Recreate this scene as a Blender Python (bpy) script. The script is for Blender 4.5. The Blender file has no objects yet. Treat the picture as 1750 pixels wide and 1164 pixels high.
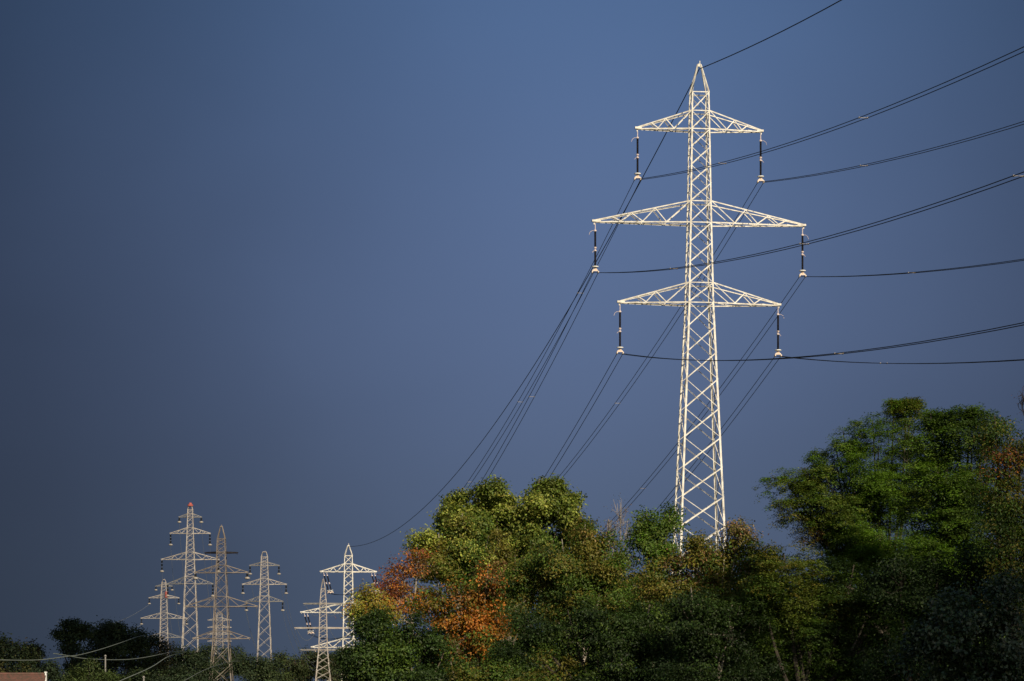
import bpy, math, random
import numpy as np
from mathutils import Vector, Matrix

# ------------------------------------------------------------------ camera, sky, sun, exposure
S = bpy.context.scene
F, HZ, CX, CZ = 5600.0, 1400.0, 875.0, 1.6        # focal length and level line of the photograph, in its pixels
cam = bpy.data.cameras.new("camera"); co = bpy.data.objects.new("camera", cam)
S.collection.objects.link(co); S.camera = co
co.location = (0, 0, CZ); co.rotation_euler = (math.radians(90), 0, 0)
cam.sensor_width = 36; cam.lens = F / 1750 * 36; cam.shift_y = (HZ - 582) / 1750
cam.clip_start = .5; cam.clip_end = 30000

SUN_EL, SUN_AZ = math.radians(32), math.radians(-26)   # azimuth: degrees to the left (negative: right) of straight behind the camera
sdir = Vector((-math.sin(SUN_AZ) * math.cos(SUN_EL), -math.cos(SUN_AZ) * math.cos(SUN_EL), math.sin(SUN_EL)))
sl = bpy.data.lights.new("sun", 'SUN'); sl.energy = 5; sl.angle = math.radians(.5); sl.color = (1, .88, .68)
so = bpy.data.objects.new("sun", sl); S.collection.objects.link(so)
so.rotation_euler = sdir.to_track_quat('Z', 'Y').to_euler(); so.location = (-60, -80, 60)

W = bpy.data.worlds.new("World"); S.world = W; W.use_nodes = True
nt = W.node_tree; N, L = nt.nodes, nt.links
for n in list(N): N.remove(n)
def nd(t, **k):
    n = N.new(t)
    for a, b in k.items(): setattr(n, a, b)
    return n
def mth(op, a, b=None, c=None):
    n = nd('ShaderNodeMath', operation=op)
    for i, v in enumerate((a, b, c)):
        if v is None: continue
        if isinstance(v, (int, float)): n.inputs[i].default_value = v
        else: L.new(v, n.inputs[i])
    return n.outputs[0]
out = nd('ShaderNodeOutputWorld'); bg1 = nd('ShaderNodeBackground'); bg2 = nd('ShaderNodeBackground'); mx = nd('ShaderNodeMixShader')
sky = nd('ShaderNodeTexSky', sky_type='NISHITA', sun_disc=False)
sky.sun_elevation = SUN_EL; sky.sun_rotation = math.pi + SUN_AZ
bg1.inputs[1].default_value = .055
L.new(sky.outputs[0], bg1.inputs[0])
tc = nd('ShaderNodeTexCoord'); sep = nd('ShaderNodeSeparateXYZ'); L.new(tc.outputs['Generated'], sep.inputs[0])
x, y, z = sep.outputs
# rain cloud bank: lighter slate blue patch, darker towards both sides with lens vignette painted in, low down a thin greyer veil
nz = nd('ShaderNodeTexNoise'); nz.inputs['Scale'].default_value = 9; nz.inputs['Detail'].default_value = 3; nz.inputs['Roughness'].default_value = .45
mp = nd('ShaderNodeMapping'); mp.inputs['Scale'].default_value = (1, 1, 1.6); L.new(tc.outputs['Generated'], mp.inputs[0]); L.new(mp.outputs[0], nz.inputs['Vector'])
dx = mth('MULTIPLY', mth('SUBTRACT', x, .029), 5.75 / 1.4)
dz = mth('MULTIPLY', mth('SUBTRACT', z, .188), 4.48 / 1.4)
fall = mth('SQRT', mth('ADD', mth('MULTIPLY', dx, dx), mth('MULTIPLY', dz, dz)))
fall = mth('ADD', fall, mth('MULTIPLY', mth('SUBTRACT', nz.outputs[0], .5), .15))
def ramp(fac, stops):
    cr = nd('ShaderNodeValToRGB'); L.new(fac, cr.inputs[0]); e = cr.color_ramp; e.interpolation = 'B_SPLINE'
    for i, (p, c) in enumerate(stops):
        q = e.elements[i] if i < 2 else e.elements.new(p)
        q.position = p; q.color = (*c, 1)
    return cr.outputs[0]
lum = ramp(fall, [(0, (1.03,) * 3), (1, (.23,) * 3), (.18, (.94,) * 3), (.40, (.67,) * 3), (.57, (.49,) * 3), (.75, (.34,) * 3)])
tint = ramp(mth('MULTIPLY', z, 4), [(.1, (.112, .158, .250)), (1, (.085, .158, .322)), (.3, (.112, .158, .258)), (.5, (.109, .158, .286)), (.76, (.101, .158, .302))])
mc = nd('ShaderNodeMix', data_type='RGBA', blend_type='MULTIPLY'); mc.inputs[0].default_value = 1
L.new(lum, mc.inputs[6]); L.new(tint, mc.inputs[7])
L.new(mc.outputs[2], bg2.inputs[0]); bg2.inputs[1].default_value = 1
mk = nd('ShaderNodeMapRange', interpolation_type='SMOOTHSTEP'); mk.inputs['From Min'].default_value = -.05; mk.inputs['From Max'].default_value = .75
L.new(y, mk.inputs[0]); L.new(mk.outputs[0], mx.inputs[0]); L.new(bg1.outputs[0], mx.inputs[1]); L.new(bg2.outputs[0], mx.inputs[2]); L.new(mx.outputs[0], out.inputs[0])

S.view_settings.view_transform = 'Standard'; S.view_settings.look = 'None'; S.view_settings.exposure = 0; S.view_settings.gamma = 1
S.render.engine = 'CYCLES'; S.cycles.max_bounces = 6; S.cycles.diffuse_bounces = 3; S.cycles.transmission_bounces = 3; S.cycles.transparent_max_bounces = 6

# ------------------------------------------------------------------ helpers
COL = S.collection
def gz(Y):                                         # height of the ground at a distance
    t = min(max(Y - 60, 0), 2400)
    return .028 * t
def P(px, py, Y): return Vector(((px - CX) * Y / F, Y, CZ + (HZ - py) * Y / F))
def tag(o, label=None, cat=None, group=None, kind=None):
    if label: o['label'] = label
    if cat: o['category'] = cat
    if group: o['group'] = group
    if kind: o['kind'] = kind
    return o
def empty(name, loc, rz=0, parent=None):
    o = bpy.data.objects.new(name, None); COL.objects.link(o); o.location = loc; o.rotation_euler.z = rz
    o.empty_display_size = .3
    if parent: o.parent = parent
    return o
class MB:
    def __init__(s): s.v = []; s.f = []; s.n = 0; s.cols = []
    def add(s, v, f):
        v = np.asarray(v, dtype=np.float64).reshape(-1, 3); f = [tuple(i + s.n for i in q) for q in f]
        s.v.append(v); s.f += f; s.n += len(v)
    def box(s, c, d, rz=0):
        c = Vector(c); d = Vector(d) / 2; R = Matrix.Rotation(rz, 3, 'Z')
        vs = [c + R @ Vector((sx * d.x, sy * d.y, sz * d.z)) for sz in (-1, 1) for sx, sy in ((-1, -1), (1, -1), (1, 1), (-1, 1))]
        s.add(vs, [(3, 2, 1, 0), (4, 5, 6, 7), (0, 1, 5, 4), (1, 2, 6, 5), (2, 3, 7, 6), (3, 0, 4, 7)])
    def prof(s, p, q, pts, u, n):                  # extrude a closed outline from p to q
        m = len(pts)
        vs = [e + u * a + n * b for e in (p, q) for a, b in pts]
        s.add(vs, [tuple(reversed(range(m))), tuple(range(m, 2 * m))] + [(i, (i + 1) % m, m + (i + 1) % m, m + i) for i in range(m)])
    def angle(s, p, q, w, n, t=None):              # steel angle: one flange in the face, one turned inwards
        p, q, n = Vector(p), Vector(q), Vector(n)
        d = (q - p).normalized(); u = d.cross(n)
        if u.length < 1e-4: u = d.orthogonal()
        u.normalize(); n = u.cross(d).normalized(); t = t or w * .16
        h = w / 2
        s.prof(p, q, [(-h, 0), (h, 0), (h, -t), (-h + t, -t), (-h + t, -w), (-h, -w)], u, n)
    def tube(s, pts, rad, sides=5, cap=True):
        pts = [Vector(p) for p in pts]; m = len(pts)
        if not hasattr(rad, '__len__'): rad = [rad] * m
        vs = []; ref = None
        for i, p in enumerate(pts):
            d = (pts[min(i + 1, m - 1)] - pts[max(i - 1, 0)]).normalized()
            a = d.cross(Vector((0, 0, 1)) if abs(d.z) < .9 else Vector((1, 0, 0))).normalized() if ref is None else (ref - d * ref.dot(d)).normalized()
            ref = a; b = d.cross(a)
            vs += [p + (a * math.cos(2 * math.pi * j / sides) + b * math.sin(2 * math.pi * j / sides)) * rad[i] for j in range(sides)]
        fs = [(i * sides + j, i * sides + (j + 1) % sides, (i + 1) * sides + (j + 1) % sides, (i + 1) * sides + j) for i in range(m - 1) for j in range(sides)]
        if cap: fs += [tuple(reversed(range(sides))), tuple(range((m - 1) * sides, m * sides))]
        s.add(vs, fs)
    def lathe(s, prof, c=(0, 0, 0), sides=10, M=None):   # prof: (radius, z)
        c = Vector(c); vs = []
        for r, zz in prof:
            for j in range(sides):
                p = Vector((r * math.cos(2 * math.pi * j / sides), r * math.sin(2 * math.pi * j / sides), zz))
                vs.append(c + (M @ p if M else p))
        m = len(prof)
        fs = [(i * sides + j, i * sides + (j + 1) % sides, (i + 1) * sides + (j + 1) % sides, (i + 1) * sides + j) for i in range(m - 1) for j in range(sides)]
        fs += [tuple(reversed(range(sides))), tuple(range((m - 1) * sides, m * sides))]
        s.add(vs, fs)
    def build(s, name, mat, parent=None, smooth=False):
        me = bpy.data.meshes.new(name); me.from_pydata(np.concatenate(s.v).tolist(), [], s.f)
        me.materials.append(mat); me.update()
        if smooth: me.polygons.foreach_set('use_smooth', [True] * len(me.polygons))
        o = bpy.data.objects.new(name, me); COL.objects.link(o)
        if parent: o.parent = parent
        return o
def copy_tree(o, parent=None):
    c = o.copy(); COL.objects.link(c); c.parent = parent
    for ch in list(o.children): copy_tree(ch, c)
    return c

# ------------------------------------------------------------------ materials
def mat(name, c1, c2=None, scale=4, rough=.6, metal=0, spec=.5, bump=0, detail=4, thr=(.35, .65), stretch=(1, 1, 1)):
    m = bpy.data.materials.new(name); m.use_nodes = True; t = m.node_tree; b = t.nodes['Principled BSDF']
    b.inputs['Roughness'].default_value = rough; b.inputs['Metallic'].default_value = metal; b.inputs['Specular IOR Level'].default_value = spec
    tc = t.nodes.new('ShaderNodeTexCoord'); mp = t.nodes.new('ShaderNodeMapping'); mp.inputs['Scale'].default_value = stretch
    t.links.new(tc.outputs['Object'], mp.inputs[0])
    n = t.nodes.new('ShaderNodeTexNoise'); n.inputs['Scale'].default_value = scale; n.inputs['Detail'].default_value = detail
    t.links.new(mp.outputs[0], n.inputs['Vector'])
    r = t.nodes.new('ShaderNodeValToRGB'); r.color_ramp.elements[0].position, r.color_ramp.elements[1].position = thr
    r.color_ramp.elements[0].color = (*c1, 1); r.color_ramp.elements[1].color = (*(c2 or c1), 1)
    t.links.new(n.outputs[0], r.inputs[0]); t.links.new(r.outputs[0], b.inputs['Base Color'])
    if bump:
        bp = t.nodes.new('ShaderNodeBump'); bp.inputs['Strength'].default_value = bump
        t.links.new(n.outputs[0], bp.inputs['Height']); t.links.new(bp.outputs[0], b.inputs['Normal'])
    return m
M = dict(
    steel=mat('pale_painted_steel', (.74, .70, .62), (.44, .39, .32), 2.2, .45, 0, .5, thr=(.42, .72), detail=7),
    steel2=mat('weathered_light_steel', (.46, .42, .37), (.30, .25, .21), .8, .55),
    rust=mat('rusty_brown_steel', (.13, .10, .075), (.24, .20, .165), .7, .6),
    dim=mat('dull_galvanised_steel', (.17, .165, .15), (.24, .22, .20), .6, .6),
    rod=mat('black_insulator', (.012, .010, .012), (.02, .017, .02), 5, .6, spec=.15),
    shed=mat('hazed_dark_insulator', (.05, .055, .065), (.035, .04, .05), 3, .4),  # black sheds lifted towards blue grey, distance haze put into their colour
    cap=mat('metal_cap', (.74, .62, .58), (.62, .5, .46), 6, .4),
    clamp=mat('clamp_metal', (.70, .50, .38), (.75, .66, .56), 5, .45),
    white=mat('white_metal', (.8, .8, .78), (.7, .7, .66), 5, .4),
    wire=mat('dark_cable', (.016, .020, .030), (.022, .027, .038), 2, .7, spec=.2),
    wire2=mat('grey_cable', (.10, .11, .12), (.14, .15, .15), 2, .6, spec=.3),
    red=mat('red_paint', (.42, .10, .08), (.36, .09, .07), 4, .4),
    bark=mat('bark', (.11, .085, .06), (.19, .15, .11), 9, .85, bump=.5, stretch=(1, 1, .25)),
    palebark=mat('pale_bark', (.34, .29, .23), (.2, .17, .13), 6, .8, bump=.4, stretch=(1, 1, .3)),
    twig=mat('grey_twig_bark', (.24, .21, .20), (.16, .14, .13), 6, .85),
    darkbark=mat('dark_bark', (.035, .028, .02), (.07, .055, .04), 8, .9, bump=.5),
    ground=mat('meadow_ground', (.045, .06, .02), (.08, .07, .035), .35, .95, spec=.1, bump=.3, detail=8),
    roof=mat('red_brown_tiles', (.13, .055, .04), (.07, .045, .03), 5, .8, bump=.5),
    plaster=mat('cream_plaster', (.50, .46, .38), (.42, .38, .31), 2, .9),
    glass=mat('window_glass', (.03, .035, .045), (.03, .035, .045), 1, .08),
    shade_cloud=mat('shade_cloud', (.8, .8, .82), (.7, .7, .73), .002, 1, spec=0),
)
def leafmat(name, trans=.30, rough=.5, spec=.22):
    m = bpy.data.materials.new(name); m.use_nodes = True; t = m.node_tree; b = t.nodes['Principled BSDF']; o = t.nodes['Material Output']
    a = t.nodes.new('ShaderNodeVertexColor'); a.layer_name = 'leaf'
    b.inputs['Roughness'].default_value = rough; b.inputs['Specular IOR Level'].default_value = spec
    t.links.new(a.outputs[0], b.inputs['Base Color'])
    tr = t.nodes.new('ShaderNodeBsdfTranslucent'); hs = t.nodes.new('ShaderNodeMix'); hs.data_type = 'RGBA'; hs.blend_type = 'MULTIPLY'
    hs.inputs[0].default_value = 1; hs.inputs[7].default_value = (1.5, 1.7, .5, 1); t.links.new(a.outputs[0], hs.inputs[6]); t.links.new(hs.outputs[2], tr.inputs[0])
    mx = t.nodes.new('ShaderNodeMixShader'); mx.inputs[0].default_value = trans
    t.links.new(b.outputs[0], mx.inputs[1]); t.links.new(tr.outputs[0], mx.inputs[2]); t.links.new(mx.outputs[0], o.inputs[0])
    return m
LEAF = leafmat('leaf'); GLOSS = leafmat('glossy_leaf', .15, .35, .45); DULL = leafmat('dull_leaf', .18, .7, .2)

# ------------------------------------------------------------------ ground
xs = np.concatenate([np.linspace(-6000, -500, 12), np.linspace(-450, 450, 37), np.linspace(500, 6000, 12)])
ys = np.concatenate([np.linspace(-5000, -200, 13), np.linspace(-150, 1200, 55), np.linspace(1300, 12000, 40)])
rng = np.random.default_rng(5)
g = MB(); vv = []
for yy in ys:
    for xx in xs: vv.append((xx, yy, gz(yy) - (.9 * math.sin(xx * .02 + 1.3) * math.cos(yy * .017) + .9) * min(1, max(0, (abs(yy) - 10) / 60)) if yy > 0 else -.4 * (1 + math.sin(xx * .02)) * min(1, -yy / 60)))
nx = len(xs)
g.add(vv, [(j * nx + i, j * nx + i + 1, (j + 1) * nx + i + 1, (j + 1) * nx + i) for j in range(len(ys) - 1) for i in range(nx - 1)])
tag(g.build('ground', M['ground'], smooth=True), kind='structure')

# unseen clouds, added behind the camera to throw shade on the low foliage
def shade_cloud(cx, cy, rx, ry, seed, alt=800):
    # shadow footprint (cx,cy) with half sizes rx, ry on z = 0, lifted along the sun's direction
    rnd = random.Random(seed); t = alt / sdir.z; c = Vector((cx, cy, 0)) + sdir * t
    mb = MB()
    n = 40
    for i in range(n):
        a = rnd.uniform(0, 2 * math.pi); r = math.sqrt(rnd.random()) * .72
        px_, py_ = math.cos(a) * r * rx, math.sin(a) * r * ry
        s_ = min(rx, ry) * rnd.uniform(.16, .3)
        prof = [(s_ * math.sin(k * math.pi / 8) + .01, -s_ * .55 * math.cos(k * math.pi / 8)) for k in range(9)]
        mb.lathe(prof, c + Vector((px_, py_, rnd.uniform(-8, 8))), 12)
    # flat dense base that joins the puffs
    prof = [(.01, -10), (.8, -9), (.97, -3), (.97, 3), (.8, 9), (.01, 10)]
    m2 = Matrix(((rx * 1.03, 0, 0), (0, ry * 1.03, 0), (0, 0, 1)))
    mb.lathe(prof, c, 48, m2)
    return tag(mb.build('shade_cloud', M['shade_cloud'], smooth=True), kind='structure')
CL1 = dict(cx=0, cy=-177, rx=420, ry=285)
CL2 = dict(cx=-190, cy=410, rx=140, ry=115)
shade_cloud(**CL1, seed=1)
shade_cloud(**CL2, seed=2)

# ------------------------------------------------------------------ pylons
def interp(tab, zz):
    tab = sorted(tab)
    if zz <= tab[0][0]: return tab[0][1]
    for (a, b), (c, d) in zip(tab, tab[1:]):
        if zz <= c: return b + (d - b) * (zz - a) / (c - a)
    return tab[-1][1]
def pylon(name, label, px, Y, rot, widths, panels, arms, apex, ms, th=1., group=None, single=False, flat=False, peakw=.18):
    """widths: (photo row, full width in photo px); panels: rows of the bracing nodes; arms: (tip row, top row, half px, kind)"""
    k = Y / F; X = (px - CX) * k; zb = gz(Y) - 1.0
    H = lambda py: CZ + (HZ - py) * k - zb
    wt = [(H(a), b * k / 2) for a, b in widths]
    low = min(wt); lo2 = sorted(wt)[1]; sl_ = (low[1] - lo2[1]) / (lo2[0] - low[0])
    wt.append((0, low[1] + sl_ * low[0])); hw = lambda zz: interp(wt, zz)
    root = tag(empty(name, (X, Y, zb), rot), label, 'pylon', group)
    pz = [H(p) for p in panels]
    step = pz[-2] - pz[-1] if len(pz) > 1 else 3
    zz = pz[-1]
    while zz - step * 1.25 > 0: step *= 1.04; zz -= step; pz.append(zz)
    pz.append(0)
    cs = [(-1, -1), (1, -1), (1, 1), (-1, 1)]
    lw = .222 * th
    lv = sorted(set([a for a, b in wt if a <= pz[0]] + [pz[0]]))
    for sx, sy in cs:
        mb = MB()
        for a, b in zip(lv, lv[1:]):
            wa, wb = hw(a), hw(b); w = lw * (1 - .42 * (a / pz[0]))
            # corner angle: flanges along both faces
            p, q = Vector((sx * wa, sy * wa, a)), Vector((sx * wb, sy * wb, b)); t = w * .14
            out_ = [(0, 0), (-sx * w, 0), (-sx * w, -sy * t), (-sx * t, -sy * t), (-sx * t, -sy * w), (0, -sy * w)]
            if sx * sy > 0: out_ = out_[::-1]
            mb.prof(p, q, out_, Vector((1, 0, 0)), Vector((0, 1, 0)))
        mb.build('leg', ms, root)
    for fi in range(4):
        (ax, ay), (bx, by) = cs[fi], cs[(fi + 1) % 4]; n = Vector((ax + bx, ay + by, 0)) / 2
        mb = MB()
        for a, b in zip(pz, pz[1:]):
            wa, wb = hw(a), hw(b); big = 1 - .35 * (a / pz[0]); w1, w2 = (.14 if fi == 0 else .085) * th * big, .075 * th * big
            e1 = (Vector((ax * wb, ay * wb, b)), Vector((bx * wa, by * wa, a))); e2 = (Vector((ax * wa, ay * wa, a)), Vector((bx * wb, by * wb, b)))
            o1 = n * .02
            mb.angle(e1[0] + o1, e1[1] + o1, w1, n)
            if not (single and fi in (1, 3)): mb.angle(e2[0] - n * .05, e2[1] - n * .05, w2, n)
        hs_ = [H(t) for a in arms for t in (a[0], a[1])] + [pz[0]]
        for h in hs_:
            w = hw(h); mb.angle((ax * w, ay * w, h), (bx * w, by * w, h), .10 * th, n)
        mb.build('lattice_face', ms, root)
    # peak
    if apex:
        mb = MB(); za, zp = H(apex), pz[0]; w = hw(zp)
        for sx, sy in cs:
            mb.angle((sx * w, sy * w, zp), (sx * peakw, sy * peakw * .5, za), .15 * th, (sx, sy, 0))
        zm = zp + (za - zp) * .93
        mb.box((0, 0, zm), (peakw * 2.0, peakw * 1.2, .07 * th)); mb.box((0, 0, za - .1 * th), (peakw * 1.6, peakw * .5, .3 * th))
        mb.tube([(peakw * .3, 0, za), (peakw * .3, 0, za + .35 * th)], .05 * th)
        mb.build('peak', ms, root)
    tips = []
    for (yt, yu, half, amat, kind) in arms:
        z0, z1, hp = H(yt), H(yu), half * k / math.cos(rot); w0, w1 = hw(z0), hw(z1); am = amat or ms
        for sd in (-1, 1):
            mb = MB(); tip = Vector((sd * hp, 0, z0))
            T = [Vector((sd * hp * .985, sy * .16, z0 + .12)) for sy in (-1, 1)]
            B0 = [Vector((sd * w0, sy * w0, z0)) for sy in (-1, 1)]; U0 = [Vector((sd * w1, sy * w1, z1)) for sy in (-1, 1)]
            cw = .115 * th
            nodes = {'s': [.325, .48, .62, .74], 'l': [.25, .37, .5, .62, .73, .82], 't': [.4, .7]}[kind]
            for i, sy in enumerate((-1, 1)):
                n = Vector((0, sy, 0))
                mb.angle(B0[i], T[i] - Vector((0, 0, .12)), cw * 1.1, n)
                mb.angle(U0[i], T[i] + Vector((0, 0, .05)), cw, n)
                prev = U0[i]; lower = True
                for fr in nodes:
                    q = (B0[i] if lower else U0[i]).lerp(T[i], fr)
                    mb.angle(prev, q, .085 * th, n); prev = q; lower = not lower
            # flat bracing of the underside
            fr = [0] + nodes + [.9]
            for a, b, i in zip(fr, fr[1:], range(99)):
                mb.angle(B0[i % 2].lerp(T[i % 2], a) - Vector((0, 0, .06)), B0[1 - i % 2].lerp(T[1 - i % 2], b) - Vector((0, 0, .06)), .08 * th, (0, 0, -1))
            arm = mb.build('cross_arm', am, root)
            pb = MB(); pb.box((sd * hp * .975, 0, z0 + .1), (abs(hp) * .05 + .35 * th, .42, .2 * th)); pb.box((sd * (hp - .05), 0, z0 - .12), (.1 * th, .12, .3))
            pb.build('tip_plate', am, arm)
            tips.append((yt, sd, root.matrix_basis @ (tip - Vector((0, 0, .2)))))
    R = Matrix.Translation(root.location) @ Matrix.Rotation(rot, 4, 'Z')
    tips = [(a, s_, R @ Vector((s_ * [q[2] for q in arms if q[0] == a][0] * k / math.cos(rot) * .985, 0, H(a) - .15))) for a, s_, _ in tips]
    return root, tips, H, R

steel_w = [(160, 30), (192, 31.5), (223, 32.5), (382, 38), (519, 44), (910, 77.5)]
main_p = [160, 192, 223, 253.5, 284.5, 315.5, 346.5, 382.5, 417, 451.5, 486, 519, 561, 605, 651, 701, 751, 802, 852, 903]
YM = 330.
main, tipsM, HM, RM = pylon('pylon', 'tall cream steel lattice pylon with three cross arms, nearest and largest, rising above trees', 1195, YM, math.radians(6.6),
    steel_w, main_p, [(223, 192, 107.5, None, 's'), (383, 346.5, 181, None, 'l'), (520, 486, 138, None, 's')], 110, M['steel'])
YB = 759.; kb = YM / YB
sc = lambda r: 1047 + (r - 383) * kb
Bp, tipsB, HB, RB = pylon('pylon', 'pale three armed pylon half hidden by the orange tree, with slanted double insulators', 595.5, YB, math.radians(3),
    [(sc(a), b * kb * 1.08) for a, b in steel_w], [sc(a) for a in main_p], [(sc(223), sc(192), 47, None, 's'), (1047, sc(346.5), 80.5, None, 'l'), (sc(520), sc(486), 62.5, None, 's')], 932, M['steel'], th=1.3)

# insulators ------------------------------------------------------
def long_rod(loc, label, group, length=5.05, rz=0, tilt=0, th=1., side=1, horns=True):
    o = tag(empty('insulator', loc, rz), label, 'insulator', group); o.rotation_euler.y = tilt
    a = MB(); a.tube([(0, 0, 0), (0, 0, -.62)], .04 * th); a.lathe([(.05 * th, -.62), (.13 * th, -.68), (.14 * th, -.8), (.06 * th, -.84)], sides=8); a.build('top_fitting', M['cap'], o)
    seg = (length - 1.55) / 2 - .22; z0 = -.84
    for i in range(2):
        r = MB(); prof = []; n = 22
        for j in range(n):
            zz = z0 - seg * j / n; prof += [(.085 * th, zz), (.115 * th, zz - seg / n * .5)]
        prof.append((.07 * th, z0 - seg)); r.lathe(prof, sides=8); r.build('rod', M['rod'], o)
        if i == 0:
            c = MB(); zc = z0 - seg
            c.lathe([(.06 * th, zc + .02), (.15 * th, zc - .04), (.13 * th, zc - .14), (.05 * th, zc - .2), (.05 * th, zc - .26), (.15 * th, zc - .32), (.14 * th, zc - .42), (.05 * th, zc - .46)], sides=8)
            c.build('coupling', M['cap'], o)
            z0 = zc - .44
    zc = z0 - seg
    if horns:
        for s_, z_ in ((side, -.72), (side, z0 + .1)):
            h = MB(); L_ = .62 if z_ > -1 else .3
            h.tube([(0, 0, z_), (s_ * L_ * .5, 0, z_ - .02), (s_ * L_ * .85, 0, z_ - .16), (s_ * L_, 0, z_ - .42 * L_ / .62)], .022 * th, 4)
            h.build('arcing_horn', M['cap'], o)
    rg = MB(); rg.lathe([(.08, zc + .06), (.33 * th, zc + .03), (.34 * th, zc - .05), (.08, zc - .08)], sides=12); rg.build('corona_ring', M['white'], o)
    y = MB(); y.lathe([(.06, zc - .05), (.1, zc - .2), (.1, zc - .3)], sides=8); y.box((0, 0, zc - .38), (.52 * th, .16, .16)); y.box((0, 0, zc - .24), (.3 * th, .12, .2))
    for s_ in (-1, 1): y.box((s_ * .3, 0, zc - .56), (.11 * th, .5, .2)); y.box((s_ * .27, 0, zc - .46), (.06 * th, .1, .22))
    y.build('clamp', M['clamp'], o)
    return o, zc - .6
armn = {0: 'top', 1: 'middle', 2: 'lowest'}
endsM = {}
for i, (r, sd, p) in enumerate(tipsM):
    lv = i // 2
    o, zc = long_rod(p, f"black rod insulator hanging from the {'right' if sd > 0 else 'left'} tip of the nearest pylon's {armn[lv]} arm", 'insulators of the nearest pylon', rz=math.radians(6.6), side=sd)
    endsM[(lv, sd)] = p + Vector((0, 0, zc))
endsB = {}
tb = math.radians(-15)
for i, (r, sd, p) in enumerate(tipsB):
    lv = i // 2
    for q in (0, 1):
        pp = p + Vector((.7 * q + (.5 if sd < 0 else -1.0), 0, 0))
        o, zc = long_rod(pp, f"{'right' if q else 'left'} slanted insulator of the pair under the half hidden pylon's {armn[lv]} {'right' if sd > 0 else 'left'} arm", 'slanted insulators of the half hidden pylon', tilt=tb, th=1.35, horns=False, side=sd)
    endsB[(lv, sd)] = p + Vector((math.sin(-tb) * -zc + .4, 0, zc * math.cos(tb)))

# conductors ------------------------------------------------------
TH = math.radians(7.4); hv = Vector((math.cos(TH), math.sin(TH), 0))
def back_pt(a, b, s, sag): return a.lerp(b, s) - Vector((0, 0, 4 * sag * s * (1 - s)))
def front_pt(a, u, A, B): return a + Vector((.13 * u, -u * .9916, -A * u + B * u * u))
AB = {(0, -1): (.173, .000265), (0, 1): (.171, .000265), (1, -1): (.169, .00026), (1, 1): (.168, .00026), (2, -1): (.166, .00026), (2, 1): (.166, .00026)}
for (lv, sd), a in endsM.items():
    b = endsB[(lv, sd)]; sag = (12.6, 12.9, 12.8)[lv]; A, B_ = AB[(lv, sd)]
    root = tag(empty('bundled_conductor', a), f"twin dark cables through the {'right' if sd > 0 else 'left'} {armn[lv]} insulator of the nearest pylon", 'power cable', 'twin conductors of the nearest line')
    for s_ in (-1, 1):
        off = hv * (.3 * s_)
        pts = [back_pt(a, b, s, sag) + off for s in np.linspace(1, 0, 40)] + [front_pt(a, u, A, B_) + off for u in np.linspace(8, 440, 55)]
        mb = MB(); mb.tube([p - a for p in pts], [.031 + .02 * max(0, (p.y - 330) / 430) for p in pts], 5); mb.build('wire', M['wire'], root)
    for pt in [back_pt(a, b, s, sag) for s in (.09 + .02 * lv, .21 + .015 * lv, .34, .47, .6, .73, .86)] + [front_pt(a, u, A, B_) for u in (44, 96, 150, 210, 270, 330, 390)]:
        mb = MB(); c = pt - a
        mb.tube([c - hv * .3, c + hv * .3], .02, 5); mb.box(c - hv * .3, (.09, .2, .09), TH); mb.box(c + hv * .3, (.09, .2, .09), TH); mb.build('spacer', M['steel2'], root)
a = RM @ Vector((0, 0, HM(118))); b = RB @ Vector((0, 0, HB(934)))
mb = MB(); mb.tube([back_pt(a, b, s, 12.2) - a for s in np.linspace(1, 0, 40)] + [front_pt(a, u, .152, .00025) - a for u in np.linspace(8, 440, 55)], .05, 5)
o = mb.build('earth_wire', M['wire']); o.location = a; tag(o, 'single dark earth wire running over the peak of the nearest pylon', 'power cable')

# far pylons ------------------------------------------------------
def rows(top, segs):
    r = [top]
    for n, end in segs:
        s = r[-1]; r += [s + (end - s) * (i + 1) / n for i in range(n)]
    return r
YA = 1100.
Ap, tipsA, HA, RA = pylon('pylon', 'tall pale pylon with a red cap, highest of the far group', 325.2, YA, math.radians(1.5),
    [(871, 9), (902, 11), (956, 15.2), (998, 19), (1030, 21.5), (1108, 28)], rows(871, [(2, 884), (2, 902), (1, 911.5), (4, 944), (1, 956), (4, 986), (1, 998), (4, 1088)]),
    [(884, 878, 19, M['dim'], 't'), (911.8, 902, 34, None, 's'), (956.3, 944, 49, None, 's'), (998, 986, 39, M['dim'], 's')], 864.5, M['steel2'], th=1.15, peakw=.5)
cb = MB(); cb.lathe([(.1, HA(866)), (.95, HA(865)), (.95, HA(862.5)), (.55, HA(861.8)), (.5, HA(859.5)), (.1, HA(859))], sides=10); cb.build('warning_light', M['red'], Ap)
YF = 1150.
Fp, tipsF, HF, RF = pylon('pylon', 'slim pale pylon standing right of the brown pylon, with three pairs of arms', 452, YF, math.radians(1),
    [(952, 11.4), (998, 14.5), (1028, 17), (1124, 24.5)], rows(952, [(3, 966.5), (4, 989.5), (1, 998.8), (2, 1015), (1, 1028), (4, 1108)]),
    [(966.7, 961, 25, M['dim'], 't'), (998.9, 989.5, 37.5, None, 's'), (1028, 1019, 31.5, M['dim'], 's')], 943, M['steel2'], th=1.15, peakw=.65)
YE = 1400.
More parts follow.
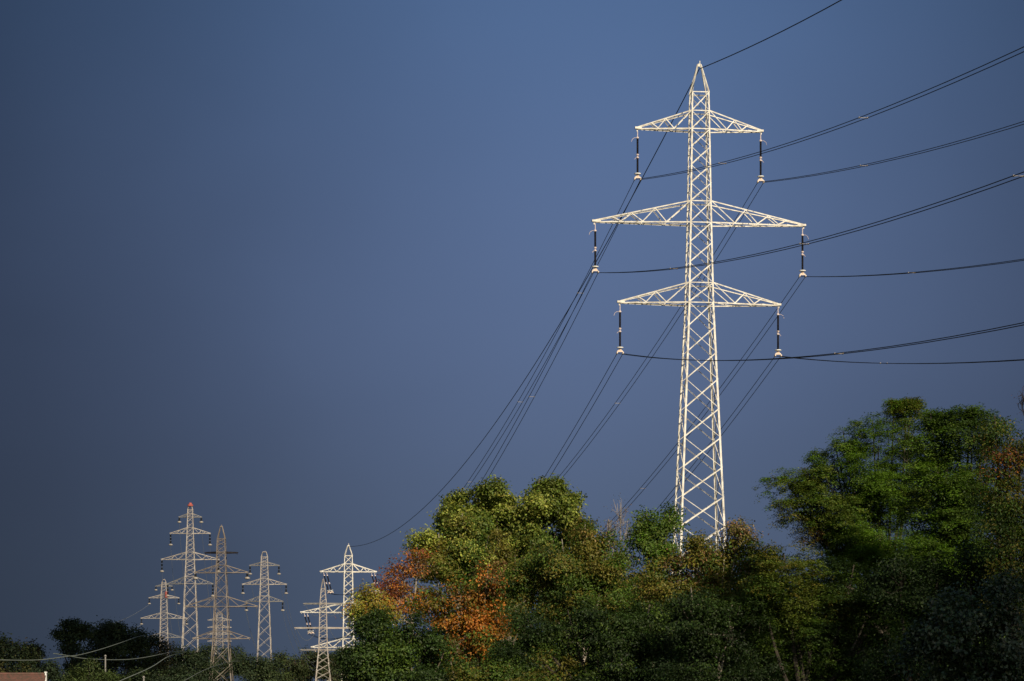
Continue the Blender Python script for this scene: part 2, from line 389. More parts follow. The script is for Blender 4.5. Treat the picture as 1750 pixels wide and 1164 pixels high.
Ep, tipsE, HE, RE = pylon('pylon', 'small pale pylon at the left end of the far group, just above the dark trees', 280.3, YE, math.radians(1),
    [(996, 7.5), (1022, 11), (1056, 12.4), (1100, 14.5)], rows(996, [(2, 1006), (2, 1016.6), (1, 1022), (4, 1047.6), (1, 1056.5), (4, 1083)]),
    [(1002, 999, 14, M['dim'], 't'), (1022, 1016.6, 25.5, None, 't'), (1056.8, 1047.6, 39, None, 's'), (1089.5, 1082, 32, M['dim'], 's')], 990.5, M['steel2'], th=1.15, peakw=.5)
mk_ = MB()
for i in range(4): mk_.lathe([(.62, HE(1021.5 - i * 2.6)), (.62, HE(1019.4 - i * 2.6))], (1.1, -1.6, 0), 8)
mk_.build('red_marker', M['red'], Ep)
YD = 620.
Dp, tipsD, HD, RD = pylon('pylon', 'brown grey pylon with a long tapering peak, in front of the far group', 378.3, YD, math.radians(-2),
    [(921, 13.6), (944, 15.6), (979, 17.5), (1020, 22), (1037, 23.4), (1105, 28.4), (1164, 38.7)], rows(921, [(2, 933), (1, 944), (2, 966.3), (1, 979), (2, 1019.8), (1, 1036.8), (2, 1078.5), (1, 1091), (1, 1105.5), (1, 1138)]),
    [(945.5, 943.5, 27.5, M['rod'], 't'), (979, 966.3, 45, None, 't'), (1037, 1019.8, 61.5, None, 't'), (1091.5, 1078.5, 48.5, None, 't')], 899, M['rust'], th=.85)
YG = 1900.
Gp, tipsG, HG, RG = pylon('pylon', 'tiny distant pylon seen through the legs of the brown grey pylon', 375.3, YG, 0,
    [(1048, 9), (1060, 10.5), (1107, 13)], rows(1048, [(2, 1060), (2, 1072), (2, 1084), (2, 1098)]),
    [(1060, 1056, 20, None, 't'), (1072.5, 1069, 20, None, 't'), (1084, 1080, 20, None, 't'), (1096, 1092, 20, None, 't')], 1046, M['steel2'], th=1.35, peakw=1)
YC = 640.
Cp, tipsC, HC, RC = pylon('pylon', 'slender pale pylon with thin flat arms, just left of the half hidden one', 552.3, YC, math.radians(1),
    [(1006, 7.6), (1032, 12), (1106, 15.5), (1112, 16.5), (1164, 26.5)], rows(1006, [(3, 1032), (5, 1074), (4, 1110), (3, 1148)]),
    [(1032.5, 1031, 33, M['dim'], 't'), (1074, 1072.5, 48, M['steel2'], 't'), (1111.5, 1110, 38, M['dim'], 't')], 990, M['steel2'], th=.8, peakw=.1)

# strings of the far pylons: dark segments with pale gaps, a pale fitting at the end
def string(p, label, group, length, nseg, th):
    o = tag(empty('insulator', p), label, 'insulator', group)
    gap = length * .09; seg = length * .8 / nseg - gap
    z0 = -length * .05; w = MB(); w.tube([(0, 0, 0), (0, 0, -length)], .05 * th, 4)
    for i in range(nseg):
        prof = []; r = MB()
        for j in range(7): prof += [(.16 * th, z0 - seg * j / 7), (.3 * th, z0 - seg * (j + .5) / 7)]
        prof.append((.15 * th, z0 - seg)); r.lathe(prof, sides=8); z0 -= seg + gap; r.build('sheds', M['shed'], o)
    w.build('link', M['dim'], o)
    c = MB(); c.lathe([(.1, z0 + .2), (.55 * th, z0), (.5 * th, z0 - .25 * th), (.1, z0 - .4 * th)], sides=8); c.build('end_fitting', M['steel2'], o)
    return p + Vector((0, 0, z0 - .4 * th))
def far_wires(ends, dpx, row, Y1, mat_, rad, who, group):
    for i, (p, nm) in enumerate(ends):
        q = P(CX + (p.x * F / p.y) + dpx + (i % 2) * 6, row, Y1)
        pts = [back_pt(p, q, s, 5) - p for s in np.linspace(0, 1, 18)]
        mb = MB(); mb.tube(pts, rad, 4); o = mb.build('power_line', mat_); o.location = p
        tag(o, f'faint cable from the {nm} of {who}', 'power cable', group)
names4 = ['short arm', 'second arm', 'third arm', 'fourth arm']
for tips, k_, ns, who, skip, Ln, dp, row, Y1 in (
        (tipsA, YA / F, 3, 'the red capped pylon', (), [8, 21, 22, 22], 26, 1128, 640), (tipsF, YF / F, 2, 'the slim pale pylon', (), [15, 16, 16], 52, 1146, 560),
        (tipsE, YE / F, 2, 'the small left pylon', (), [6, 10, 10, 10], -150, 1062, 1330)):
    ends = []
    for i, (r, sd, p) in enumerate(tips):
        s_ = 'right' if sd > 0 else 'left'; nm = names4[i // 2]
        if tips is tipsE and i // 2 == 3: continue
        e_ = string(p, f'dark insulator string under the {s_} tip of the {nm} of {who}', 'insulator strings of the far pylons', Ln[i // 2] * k_, ns if Ln[i // 2] > 8 else 1, 1.25)
        if not (tips is tipsE and (sd > 0 or i // 2 == 0)): ends.append((e_, f'{s_} tip of the {nm}'))
    far_wires(ends, dp, row, Y1, M['wire2'], .045 if tips is not tipsE else .06, who, 'faint cables of the far pylons')
for i, (r, sd, p) in enumerate(tipsD):
    if i // 2 in (1,):
        string(p, f"short dark insulator under the {'right' if sd > 0 else 'left'} tip of the brown pylon's second arm", 'insulator strings of the far pylons', .9, 1, .9)
# jumper loops of the strain pylon
for i, (r, sd, p) in enumerate(tipsC):
    mb = MB(); w = 1.9
    mb.tube([Vector((s * w, (s - .2) * .8, -2.2 * (1 - s * s))) for s in np.linspace(-1, 1, 13)], .035, 4)
    o = mb.build('jumper_loop', M['wire2']); o.location = p + Vector((-sd * 2.2, 0, 0))
    tag(o, f"cable loop hanging under the {'right' if sd > 0 else 'left'} end of the slender pylon's {armn[i // 2]} arm", 'cable loop', 'cable loops of the slender pylon')

# low overhead lines crossing the bottom left corner ---------------
def poly_wire(pts, label, r=.038):
    P3 = [P(*q) for q in pts]; sm = []
    for i in range(len(P3) - 1):
        p0, p1, p2, p3 = P3[max(i - 1, 0)], P3[i], P3[i + 1], P3[min(i + 2, len(P3) - 1)]
        for t in np.linspace(0, 1, 6)[:-1]:
            sm.append(.5 * ((2 * p1) + (p2 - p0) * t + (2 * p0 - 5 * p1 + 4 * p2 - p3) * t * t + (3 * p1 - p0 - 3 * p2 + p3) * t ** 3))
    sm.append(P3[-1]); o0 = P3[0]
    mb = MB(); mb.tube([p - o0 for p in sm], r, 5); o = mb.build('overhead_line', M['lowwire']); o.location = o0
    tag(o, label, 'power cable')
M['lowwire'] = mat('grey_green_cable', (.13, .15, .13), (.18, .20, .17), 1, .6, spec=.3)
poly_wire([(-120, 1124, 250), (0, 1128, 262), (65, 1128, 272), (110, 1122.6, 280), (137, 1119, 286), (171, 1110, 305), (206, 1098.6, 335), (240, 1087, 380), (258, 1088, 410)], 'grey low cable climbing to the upper right across the dark left trees')
poly_wire([(60, 1112, 258), (92, 1117, 262), (118, 1121, 266), (149, 1126, 272), (206, 1127.7, 290), (249, 1123.4, 320), (302, 1113, 395), (322, 1116, 425)][1:], 'grey low cable sagging across the left trees towards the brown pylon')
poly_wire([(150, 1190, 230), (207, 1163, 240), (257, 1141, 265), (290, 1121, 350), (316, 1116, 425)], 'grey low cable rising steeply in front of the dark trees left of the brown pylon')
poly_wire([(270, 1186, 230), (314, 1164, 240), (352, 1144, 290), (392, 1131, 400), (412, 1130, 442)], 'grey low cable passing just in front of the brown pylon legs', .022)

# house ------------------------------------------------------------
YH = 232.
hx0, hx1 = P(-130, 1153, YH).x, P(79, 1153, YH).x; zr = P(0, 1153, YH).z; ze = zr - 2.6; g0 = gz(YH) - 1.5
root = tag(empty('house', ((hx0 + hx1) / 2, YH, g0)), 'low house whose red brown tiled ridge shows in the bottom left corner', 'house')
w2 = (hx1 - hx0) / 2
b = MB(); b.box((0, 0, (ze - g0) / 2), (w2 * 2 - .6, 7.4, ze - g0)); hgt = zr - g0; he = ze - g0
for sx in (-1, 1):
    b.add([(sx * (w2 - .3), -3.7, he), (sx * (w2 - .3), 3.7, he), (sx * (w2 - .3), 0, hgt - .15), (sx * (w2 - .5), -3.7, he), (sx * (w2 - .5), 3.7, he), (sx * (w2 - .5), 0, hgt - .15)], [(0, 1, 2), (5, 4, 3), (0, 2, 5, 3), (1, 4, 5, 2)])
b.build('wall', M['plaster'], root)
r = MB()
for sy in (-1, 1):
    for i in range(9):
        f0, f1 = i / 9, (i + 1) / 9 + .01
        y0, y1 = sy * 4.1 * (1 - f0), sy * 4.1 * (1 - f1); z0, z1 = he - .25 + (hgt - he + .25) * f0, he - .25 + (hgt - he + .25) * f1
        r.add([(-w2, y0, z0 + .1), (w2, y0, z0 + .1), (w2, y1, z1 + .04), (-w2, y1, z1 + .04), (-w2, y0, z0), (w2, y0, z0), (w2, y1, z1 - .06), (-w2, y1, z1 - .06)], [(0, 1, 2, 3), (7, 6, 5, 4), (0, 4, 5, 1), (1, 5, 6, 2), (2, 6, 7, 3), (3, 7, 4, 0)])
r.tube([(-w2, 0, hgt + .02), (w2, 0, hgt + .02)], .13, 8)
ro = r.build('roof', M['roof'], root)
c = MB(); c.box((w2 - .02, 0, hgt - .25), (.1, .35, .75)); c.box((w2 - .02, 0, hgt + .16), (.16, .4, .08)); c.build('gable_finial', M['white'], ro)
c = MB(); c.box((w2 - 4.4, .4, hgt + .1), (.7, .6, 1.0)); c.box((w2 - 4.4, .4, hgt + .64), (.85, .75, .1)); c.build('chimney', M['plaster'], ro)
for xx in (-2.6, .0, 2.6):
    wn = MB(); wn.box((xx, -3.72, 3.2), (1.2, .08, 1.3)); wo = wn.build('window', M['white'], root)
    gp = MB(); gp.box((xx - .27, -3.77, 3.2), (.46, .03, 1.1)); gp.box((xx + .27, -3.77, 3.2), (.46, .03, 1.1)); gp.build('pane', M['glass'], wo)
for px_, top, Yp, lab in ((180, 1122, 262, 'thin grey post standing before the dark trees left of the low cables'), (245.5, 1158.5, 245, 'short pale post top at the bottom edge left of the brown pylon')):
    t_ = P(px_, top, Yp); h = t_.z - gz(Yp) + 1
    mb = MB(); mb.tube([(0, 0, 0), (0, 0, h)], [.11, .06], 8); mb.lathe([(.06, h - .02), (.12, h + .02), (.04, h + .14)], sides=8)
    o = mb.build('utility_post', M['dim']); o.location = (t_.x, Yp, gz(Yp) - 1); tag(o, lab, 'post', 'posts by the low cables')

# ------------------------------------------------------------------ trees
def unit(v): return v / np.maximum(np.linalg.norm(v, axis=-1, keepdims=True), 1e-9)
def tree(label, Y, lobes, trunk, pals, leaf=.13, dens=1., seed=0, style='broad', lm=None, bark='bark', group='trees', name='tree', cr=.3, per=15, sub=11, limbs=True, cat='tree', stem=.16, twigs=.5, depth=.8, aspect=.55, flat=.7, jag=.14):
    """lobes: (px, py, rx, ry, palette index); trunk: photo column of the trunk foot; pals: lists of (weight, rgb)"""
    rng = np.random.default_rng(seed); k = Y / F; leaf *= .87
    zg = gz(Y) - 1.2; base = np.array([(trunk - CX) * k, Y, zg])
    root = tag(empty(name, base.tolist()), label, cat, group)
    Cc, Nn, Pi, Lc = [], [], [], []
    big = []
    for lb in lobes:
        px, py, rx, ry = lb[:4]; pi = lb[4] if len(lb) > 4 else 0
        c = np.array(P(px, py, Y)) + np.array([0, rng.uniform(-.3, .3) * rx * k, 0]); r3 = np.array([rx * k, (rx + ry) / 2 * k * depth, ry * k])
        R = float(np.cbrt(r3.prod())); big.append((c, r3, R))
        ns = max(3, int(sub)); subs = [(c, r3 * .46)]
        for _ in range(ns):
            d = unit(rng.normal(size=3)); rr = R * rng.uniform(.28, .46)
            sc_ = rng.uniform(.62, .86) + (rng.uniform(0, jag) if rng.random() < .5 else 0)
            subs.append((c + d * r3 * sc_, np.full(3, rr) * np.array([1, 1, .85])))
        for (sc_c, sr) in subs:
            Rr = float(np.cbrt(sr.prod())); n = max(4, int(DM * dens * (Rr / cr) ** 2 * 5.5))
            d = unit(rng.normal(size=(n, 3))); rad = np.clip(rng.beta(4, 1.3, size=(n, 1)), .2, 1) * (1 + .09 * np.clip(rng.normal(size=(n, 1)), -2, 1.8))
            p = sc_c + d * sr * rad
            Cc.append(p); Nn.append(unit(d + .8 * unit((p - c) / r3))); Pi += [pi] * n; Lc.append(np.repeat(c[None], n, 0))
    C0 = np.concatenate(Cc); Nv = np.concatenate(Nn); Pi = np.array(Pi); Lc = np.concatenate(Lc)
    keep = C0[:, 2] > zg + 1.0
    C0, Nv, Pi, Lc = C0[keep], Nv[keep], Pi[keep], Lc[keep]
    nC = len(C0)
    # palette per clump, chosen by a smooth field so that colours come in patches
    fld = np.sin(C0[:, 0] * 1.9 + seed) + np.sin(C0[:, 2] * 2.3 + seed * 2.1) + np.sin((C0[:, 1] + C0[:, 0]) * 1.3 + seed) + rng.normal(size=nC) * 1.5
    u = np.argsort(np.argsort(fld)) / max(nC, 1)
    colc = np.zeros((nC, 3))
    for pi, pal in enumerate(pals):
        ws = np.cumsum([w for w, _ in pal]); ws = ws / ws[-1]; idx = np.minimum(np.searchsorted(ws, u), len(pal) - 1)
        arr = np.array([c for _, c in pal]); sel = Pi == pi; colc[sel] = arr[idx[sel]]
    colc *= rng.uniform(.55, 1.4, size=(nC, 1))  # brightness spread paints lit and shaded clumps into the leaf colour
    # leaves
    m = np.maximum(3, rng.poisson(per * (LM if per > 6 else 1), nC)); idx = np.repeat(np.arange(nC), m); n = len(idx)
    if style == 'spray':                          # leaflets along drooping leaf stalks
        ang = rng.uniform(0, 2 * math.pi, (nC, 3)); st = rng.integers(0, 3, n); a = ang[idx, st]
        dirn = unit(np.stack([np.cos(a), np.sin(a), rng.normal(size=n) * .12 + .05], 1) + Nv[idx] * .5)
        t = rng.uniform(0, 1, n); side = rng.choice([-1, 1], n)
        perp = unit(np.cross(dirn, [0, 0, 1]))
        pos = C0[idx] + dirn * (t[:, None] * cr * 1.6) + perp * (side * leaf * .45)[:, None] - np.array([0, 0, 1]) * (t[:, None] ** 2 * cr * .5) + rng.normal(size=(n, 3)) * .03
        ax = unit(perp * side[:, None] + dirn * .5 + rng.normal(size=(n, 3)) * .2); nn = unit(np.array([0, 0, 1.]) + rng.normal(size=(n, 3)) * .35 + Nv[idx] * .3)
    else:
        pos = C0[idx] + rng.normal(size=(n, 3)) * cr * np.array([.62, .62, .62 * flat])
        nn = unit(Nv[idx] * .9 + np.array([0, 0, .55]) + rng.normal(size=(n, 3)) * .5)
        ax = unit(rng.normal(size=(n, 3)) + np.array([0, 0, -.5]))
    ax = unit(ax - nn * (ax * nn).sum(1, keepdims=True)); sv = np.cross(nn, ax)
    ln = leaf * rng.uniform(.65, 1.25, n)[:, None]; wd = ln * aspect * .5
    fold = .22 * wd
    V = np.stack([pos, pos + ax * ln * .5 + sv * wd + nn * fold, pos + ax * ln - nn * ln * .12, pos + ax * ln * .5 - sv * wd + nn * fold], 1).reshape(-1, 3) - base
    i0 = np.arange(n) * 4
    Fc = np.stack([i0, i0 + 1, i0 + 2, i0, i0 + 2, i0 + 3], 1).reshape(-1)
    me = bpy.data.meshes.new('crown'); me.vertices.add(n * 4); me.vertices.foreach_set('co', V.astype(np.float32).ravel())
    me.loops.add(n * 6); me.loops.foreach_set('vertex_index', Fc.astype(np.int32)); me.polygons.add(n * 2)
    me.polygons.foreach_set('loop_start', (np.arange(n * 2) * 3).astype(np.int32)); me.update(calc_edges=True)
    lc = colc[idx] * rng.uniform(.84, 1.2, (n, 1)) * (1 + rng.normal(size=(n, 3)) * .07)
    ca = me.color_attributes.new('leaf', 'FLOAT_COLOR', 'POINT')
    cc = np.ones((n * 4, 4), np.float32); cc[:, :3] = np.clip(np.repeat(lc, 4, 0), .002, .9); ca.data.foreach_set('color', cc.ravel())
    me.materials.append(lm or LEAF)
    o = bpy.data.objects.new('crown', me); COL.objects.link(o); o.parent = root
    # wood
    mb = MB(); top = max(big, key=lambda q: q[0][2])
    low = min(q[0][2] - q[1][2] for q in big)
    fork = np.array([base[0] + (top[0][0] - base[0]) * .35, Y, max(zg + 2, low + .5)])
    a0 = base; a1 = fork
    def bez(a, b, bend, nseg=6):
        mid = (a + b) / 2 + bend
        return [Vector(((1 - t) ** 2 * a + 2 * t * (1 - t) * mid + t * t * b - base).tolist()) for t in np.linspace(0, 1, nseg)]
    mb.tube(bez(a0, a1, rng.normal(size=3) * .15), np.linspace(stem, stem * .8, 6).tolist(), 8)
    for (c, r3, R) in big:
        tip = c + np.array([0, 0, r3[2] * .75]); f_ = a0 + (a1 - a0) * rng.uniform(.75, 1)
        d_ = f_ if limbs else base
        mb.tube(bez(d_, tip, np.array([(tip[0] - d_[0]) * .2, rng.normal() * .2, -.15]) + rng.normal(size=3) * .12), np.linspace(stem * .62, .018, 6).tolist(), 6)
    sel = rng.choice(nC, size=min(nC, int(nC * .05 * twigs) + 10), replace=False)
    for i in sel:
        st_ = Lc[i] + (rng.uniform(-.5, .1) * np.array([0, 0, 1])); e_ = C0[i]
        mb.tube(bez(st_, e_, rng.normal(size=3) * .12 + np.array([0, 0, -.1]), 4), [.035 * stem / .16, .022 * stem / .16, .014, .007], 3, cap=False)
    mb.build('trunk', M[bark], root)
    return root

DM, LM = 2.0, 2.3
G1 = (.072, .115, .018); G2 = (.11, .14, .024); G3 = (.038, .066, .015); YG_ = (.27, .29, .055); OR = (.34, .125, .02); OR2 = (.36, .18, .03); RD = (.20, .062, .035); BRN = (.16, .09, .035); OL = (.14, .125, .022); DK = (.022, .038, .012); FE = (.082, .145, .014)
fg = 'trees of the near wood'
# the big rounded tree that tops the middle group
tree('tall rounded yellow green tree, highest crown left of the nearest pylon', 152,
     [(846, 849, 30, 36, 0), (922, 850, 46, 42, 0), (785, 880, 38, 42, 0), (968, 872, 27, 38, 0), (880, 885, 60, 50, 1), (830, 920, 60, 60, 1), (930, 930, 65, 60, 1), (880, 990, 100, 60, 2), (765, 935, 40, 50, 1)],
     880, [[(2, YG_), (3, G2), (1, G2)], [(1, YG_), (3, G2), (2, G1)], [(1, OL), (2, G1), (2, G3)]], leaf=.17, dens=1.5, seed=3, lm=LEAF, group=fg, cr=.3, per=14)  # paler leaves on the top lobes also stand in for sunlit highlights
tree('olive yellow tree with thin pale stems on the left shoulder of the wood', 140,
     [(725, 930, 24, 26, 1), (750, 950, 45, 50, 0), (790, 915, 30, 50, 0), (800, 985, 50, 50, 0), (835, 960, 40, 60, 0)], 780,
     [[(3, OL), (2, YG_), (2, G1)], [(2, YG_), (2, G2)]], leaf=.14, dens=1.0, seed=11, bark='palebark', group=fg, stem=.08, twigs=1)
tree('sparse red leaved tree at the left edge of the wood with bare tips', 134,
     [(690, 985, 34, 30, 0), (662, 1005, 24, 22, 0), (715, 965, 22, 26, 0), (700, 1030, 45, 30, 1), (652, 1030, 24, 20, 1)], 700,
     [[(3, RD), (2, OR), (1, BRN)], [(3, OR), (2, OR2), (1, OL)]], leaf=.12, dens=.55, seed=21, bark='palebark', group=fg, stem=.09, twigs=2.4, per=9)
tree('bright orange autumn tree low in the middle of the wood', 127,
     [(745, 1035, 42, 34, 0), (800, 1030, 45, 40, 0), (835, 990, 34, 34, 1), (850, 1060, 40, 36, 0), (800, 1085, 60, 36, 0), (765, 1120, 40, 30, 1), (845, 1110, 30, 26, 0)], 800,
     [[(3, OR), (2, OR2), (2, OL), (3, G1), (1, BRN)], [(3, BRN), (1, OR), (2, G1)]], leaf=.14, dens=.62, seed=31, group=fg, twigs=1)
tree('small yellow green sapling against the half hidden pylon', 131,
     [(625, 1030, 24, 28, 0), (650, 1042, 30, 26, 0), (612, 1050, 16, 22, 0)], 632,
     [[(3, (.24, .19, .03)), (2, YG_), (1, OR2)]], leaf=.12, dens=.8, seed=41, group=fg, stem=.06, twigs=1.4)
tree('dense dark green tree at the lower left corner of the wood', 118,
     [(640, 1105, 48, 50, 0), (690, 1090, 45, 48, 0), (612, 1150, 28, 60, 0), (670, 1160, 60, 50, 0), (730, 1150, 50, 60, 0), (640, 1065, 22, 20, 0)], 655,
     [[(2, G1), (3, G3), (1, DK)]], leaf=.13, dens=1.3, seed=51, group=fg)
tree('mixed green and copper tree in the middle of the wood with pale stem', 138,
     [(1000, 925, 36, 38, 1), (960, 960, 60, 50, 0), (1040, 960, 45, 46, 1), (900, 1010, 60, 55, 0), (1000, 1020, 70, 55, 0), (1055, 1030, 40, 60, 0)], 995,
     [[(3, G1), (2, OL), (1, G3)], [(3, OL), (2, G1), (1, (.20, .13, .04))]], leaf=.13, dens=1.1, seed=61, bark='palebark', group=fg, stem=.06, twigs=1)
tree('nearly bare grey twigged birch poking above the wood beside the cables', 146,
     [(1060, 885, 14, 34, 0), (1040, 905, 14, 22, 0), (1072, 910, 16, 26, 0), (1055, 950, 30, 30, 1)], 1060,
     [[(3, (.30, .26, .20)), (1, BRN)], [(2, OL), (1, BRN)]], leaf=.07, dens=.5, seed=71, bark='twig', group=fg, stem=.06, twigs=6, per=4, cr=.22)
tree('fresh green tree with ragged top just left of the pylon foot', 126,
     [(1105, 890, 18, 22, 0), (1145, 890, 16, 22, 0), (1105, 925, 30, 30, 0), (1135, 945, 50, 36, 0), (1110, 990, 55, 50, 0)], 1115,
     [[(3, G1), (2, FE), (1, G2)]], leaf=.13, dens=.65, seed=81, group=fg, stem=.07, jag=.6, twigs=1)
tree('brownish green tree hiding the foot of the nearest pylon', 117,
     [(1262, 922, 26, 30, 1), (1190, 948, 46, 28, 0), (1240, 960, 50, 34, 1), (1290, 950, 34, 34, 1), (1150, 990, 50, 50, 0), (1220, 1020, 70, 55, 0), (1290, 1020, 50, 60, 0)], 1215,
     [[(3, OL), (2, G1), (1, BRN)], [(2, (.20, .13, .07)), (3, OL), (2, G1)]], leaf=.12, dens=1.1, seed=91, bark='palebark', group=fg, stem=.06)
# right hand side
tree('large feathery bright green tree on the right, with a low arm reaching left', 112,
     [(1340, 830, 32, 28, 1), (1375, 815, 24, 20, 1), (1350, 870, 34, 24, 1), (1440, 760, 26, 30, 0), (1430, 800, 44, 42, 0), (1490, 745, 34, 32, 0), (1550, 715, 38, 28, 0), (1528, 697, 8, 10, 1), (1556, 690, 10, 8, 1),
      (1500, 810, 65, 62, 0), (1400, 870, 46, 44, 0), (1480, 890, 80, 60, 0), (1430, 840, 50, 50, 0), (1520, 950, 90, 60, 0), (1440, 950, 50, 40, 0), (1440, 900, 50, 36, 0), (1560, 800, 60, 80, 0), (1390, 905, 30, 24, 2)], 1500,
     [[(3, FE), (2, G1), (1, G2)], [(2, FE), (2, G2), (1, OL)], [(2, BRN), (1, OL)]], leaf=.085, dens=1.0, seed=101, style='spray', group=fg, cr=.27, per=38, bark='darkbark', aspect=.42, sub=11, jag=.25, stem=.11)
tree('darker green tree on the right behind the feathery one', 105,
     [(1635, 738, 44, 44, 0), (1590, 745, 40, 50, 0), (1685, 750, 36, 44, 0), (1610, 712, 14, 14, 0), (1660, 705, 12, 14, 0), (1600, 850, 70, 70, 0), (1660, 820, 50, 80, 0), (1600, 940, 90, 70, 0), (1690, 920, 60, 70, 0)], 1620,
     [[(2, FE), (3, G1), (2, G3)]], leaf=.10, dens=1.1, seed=111, style='spray', group=fg, cr=.27, per=26, bark='darkbark', aspect=.45, jag=.25)
tree('tree with rusty red leaf patches at the right edge of the picture', 98,
     [(1700, 735, 30, 34, 0), (1715, 790, 40, 40, 1), (1750, 780, 30, 40, 0), (1760, 850, 50, 70, 0), (1700, 860, 44, 50, 0), (1790, 960, 80, 80, 0), (1720, 930, 60, 60, 0), (1750, 1010, 60, 60, 0)], 1745,
     [[(2, OL), (2, G1), (2, G3)], [(2, (.13, .055, .025)), (1, OR), (2, OL), (3, G1)]], leaf=.10, dens=.9, seed=121, group=fg, bark='darkbark')
tree('bare twigs of a leafless tree at the far right edge', 90,
     [(1752, 690, 12, 36, 0), (1765, 720, 26, 40, 0)], 1775, [[(1, (.16, .07, .04))]], leaf=.05, dens=.3, seed=131, bark='darkbark', group=fg, stem=.05, twigs=8, per=2, cr=.2)
tree('low shrub with broad pale glossy leaves in the lower right', 80,
     [(1660, 1050, 70, 60, 0), (1600, 1110, 60, 60, 0), (1730, 1100, 60, 70, 0), (1690, 1170, 110, 60, 0), (1720, 1020, 40, 40, 0)], 1680,
     [[(2, (.06, .085, .035)), (3, (.03, .05, .018)), (1, (.10, .12, .06))]], leaf=.12, dens=.8, seed=141, group=fg, bark='darkbark', lm=GLOSS, aspect=.7, name='shrub', cat='shrub', stem=.05)
tree('mid green leafy tree low between the pylon foot and feathery tree', 106,
     [(1340, 985, 60, 50, 1), (1300, 1040, 55, 55, 0), (1390, 1040, 75, 60, 1), (1460, 1010, 60, 60, 0), (1360, 1120, 90, 70, 0), (1480, 1110, 80, 70, 0), (1530, 1030, 60, 70, 0)], 1390,
     [[(3, G1), (2, G3), (1, DK)], [(3, G2), (2, OL), (1, G1)]], leaf=.10, dens=1.0, seed=151, style='spray', group=fg, bark='darkbark', cr=.27, per=24, aspect=.45)
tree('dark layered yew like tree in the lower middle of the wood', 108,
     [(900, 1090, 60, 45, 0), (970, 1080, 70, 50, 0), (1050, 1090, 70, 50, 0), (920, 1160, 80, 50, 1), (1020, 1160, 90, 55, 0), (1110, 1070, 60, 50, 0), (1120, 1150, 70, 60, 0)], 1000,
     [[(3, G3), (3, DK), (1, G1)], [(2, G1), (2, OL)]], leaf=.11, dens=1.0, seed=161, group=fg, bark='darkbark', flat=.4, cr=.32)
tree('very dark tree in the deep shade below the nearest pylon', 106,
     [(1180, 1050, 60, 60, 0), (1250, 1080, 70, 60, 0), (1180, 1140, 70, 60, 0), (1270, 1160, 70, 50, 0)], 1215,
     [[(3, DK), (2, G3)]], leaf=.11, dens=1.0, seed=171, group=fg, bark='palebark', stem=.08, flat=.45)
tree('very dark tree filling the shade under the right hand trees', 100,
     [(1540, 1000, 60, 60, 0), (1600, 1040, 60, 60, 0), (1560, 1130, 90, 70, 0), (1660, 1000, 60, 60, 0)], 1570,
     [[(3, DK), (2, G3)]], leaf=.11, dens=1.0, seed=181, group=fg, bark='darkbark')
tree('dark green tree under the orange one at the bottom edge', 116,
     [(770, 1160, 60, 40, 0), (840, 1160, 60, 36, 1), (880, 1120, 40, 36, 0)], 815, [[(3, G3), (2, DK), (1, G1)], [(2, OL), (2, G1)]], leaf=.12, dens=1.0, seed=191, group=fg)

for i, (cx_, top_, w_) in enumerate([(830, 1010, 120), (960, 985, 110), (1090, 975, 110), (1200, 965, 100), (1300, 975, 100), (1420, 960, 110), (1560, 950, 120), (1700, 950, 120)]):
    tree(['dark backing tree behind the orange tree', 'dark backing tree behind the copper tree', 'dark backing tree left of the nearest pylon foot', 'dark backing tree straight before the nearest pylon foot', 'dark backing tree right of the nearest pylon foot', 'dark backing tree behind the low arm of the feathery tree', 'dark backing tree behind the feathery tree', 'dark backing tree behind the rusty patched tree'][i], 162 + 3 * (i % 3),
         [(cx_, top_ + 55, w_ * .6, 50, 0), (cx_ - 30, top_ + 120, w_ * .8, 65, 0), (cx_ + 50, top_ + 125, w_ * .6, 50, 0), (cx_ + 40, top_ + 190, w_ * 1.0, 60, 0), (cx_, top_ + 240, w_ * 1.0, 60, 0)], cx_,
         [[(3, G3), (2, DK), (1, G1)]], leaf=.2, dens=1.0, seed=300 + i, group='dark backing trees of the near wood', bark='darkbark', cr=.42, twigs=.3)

# far dark trees, lower left; shade is partly put into their low leaf colours
fr = 'dark trees of the far left wood'
def far(label, Y, lobes, trunk, pal, seed, leaf=.34, **kw):
    a = dict(dens=1.2, cr=.75, per=12, lm=DULL, bark='darkbark', group=fr, twigs=.6, stem=.2, sub=9); a.update(kw)
    return tree(label, Y, lobes, trunk, [pal], leaf=leaf, seed=seed, **a)
FD = (.026, .040, .018); FD2 = (.045, .062, .022); FD3 = (.05, .045, .022)
far('dark tree with olive top at the left edge beyond the house', 330, [(15, 1110, 28, 24), (-15, 1120, 30, 30), (40, 1125, 18, 22), (10, 1150, 50, 34)], 10, [(3, FD), (2, FD2), (1, (.07, .065, .02))], 201)
far('small brownish tree right of the left edge tree', 345, [(57, 1112, 9, 16), (58, 1135, 12, 20), (50, 1155, 24, 20)], 57, [(2, FD3), (2, FD)], 202, dens=.8)
far('tall flat topped pine left of the dark rounded trees', 385, [(120, 1068, 22, 9), (138, 1070, 16, 10), (100, 1084, 13, 7), (128, 1088, 26, 12), (120, 1108, 18, 12), (133, 1130, 26, 26)], 127, [(3, FD), (1, FD2)], 203, flat=.4, name='pine_tree', jag=.3)
far('wide dark rounded tree in the middle of the far left wood', 395, [(185, 1080, 36, 22), (160, 1090, 28, 24), (210, 1090, 26, 24), (190, 1120, 50, 34), (235, 1108, 26, 26), (165, 1150, 50, 30), (225, 1150, 40, 30)], 190, [(4, FD), (2, FD2)], 204)
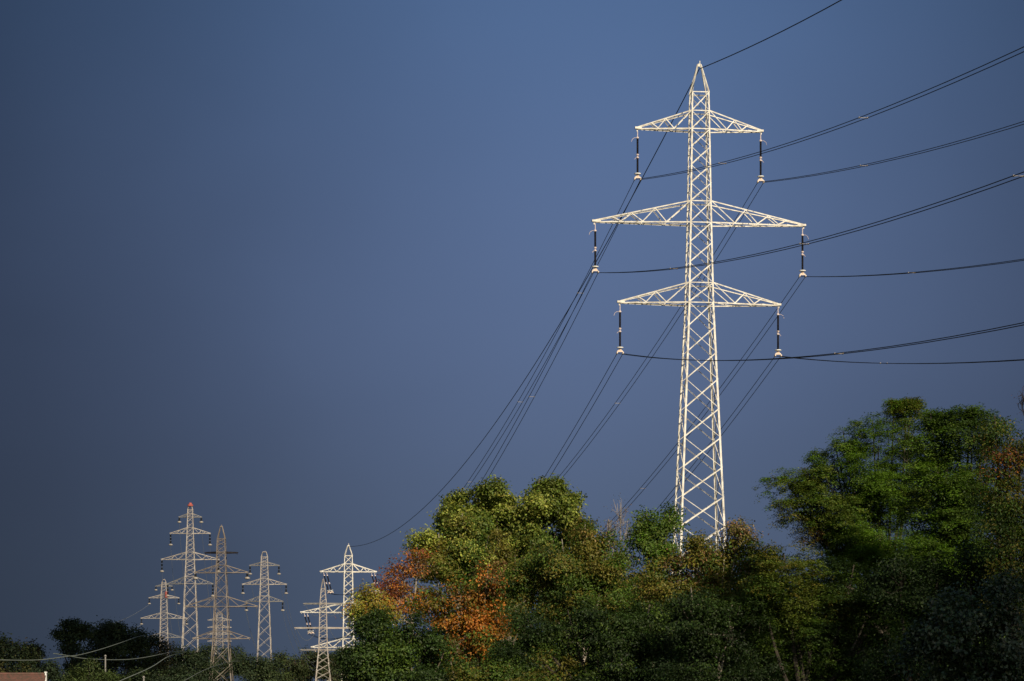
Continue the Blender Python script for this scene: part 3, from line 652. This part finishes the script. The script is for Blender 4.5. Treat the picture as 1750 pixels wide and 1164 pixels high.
far('sparse brown tree at the foot of the small left end pylon', 400, [(255, 1095, 18, 16), (275, 1112, 20, 18), (262, 1130, 30, 26)], 262, [(3, FD3), (2, FD)], 205, dens=.8)
far('low dark tree below the red capped pylon', 420, [(300, 1128, 30, 18), (335, 1128, 24, 18), (290, 1152, 40, 24), (330, 1155, 40, 20)], 312, [(3, FD), (1, FD2)], 206)
far('low dark tree behind the brown grey pylon legs', 715, [(355, 1122, 26, 16), (395, 1120, 24, 16), (375, 1150, 50, 26)], 372, [(3, FD), (1, FD2)], 207, leaf=.5, cr=1.1)
far('dark green tree at the foot of the slim pale pylon', 440, [(425, 1138, 26, 20), (455, 1140, 22, 18), (440, 1160, 44, 20)], 440, [(3, FD), (2, FD2)], 208)
far('brighter green tree right of the slim pale pylon', 450, [(482, 1128, 16, 12), (496, 1142, 26, 18), (480, 1160, 36, 20)], 486, [(2, (.045, .06, .018)), (2, FD2), (1, FD3)], 209)
far('brown green tree behind the slender pylon legs', 700, [(528, 1128, 20, 20), (550, 1140, 30, 26), (572, 1150, 30, 30), (520, 1158, 30, 20)], 545, [(2, FD3), (2, FD2), (2, FD)], 210, leaf=.5, cr=1.1)
far('tree behind the foot of the half hidden pylon', 850, [(590, 1125, 26, 24), (615, 1140, 30, 30), (590, 1160, 40, 20)], 600, [(2, FD2), (1, FD3)], 211, leaf=.55, cr=1.2)
far('low hedge like dark tree right behind the house ridge', 300, [(90, 1148, 20, 14), (60, 1158, 26, 12), (110, 1160, 30, 14)], 92, [(3, FD)], 212, leaf=.26, cr=.5)
far('round lighter green bush tree right of the house ridge', 250, [(152, 1153, 28, 20), (130, 1162, 22, 14), (178, 1162, 20, 14), (195, 1170, 30, 14)], 155, [(3, (.045, .065, .016)), (1, FD2)], 213, leaf=.2, cr=.4)
far('dark tree below the steep low cable left of the brown pylon', 290, [(235, 1165, 40, 18), (290, 1165, 40, 16), (330, 1168, 40, 14)], 262, [(3, FD), (1, FD2)], 214, leaf=.24, cr=.5)
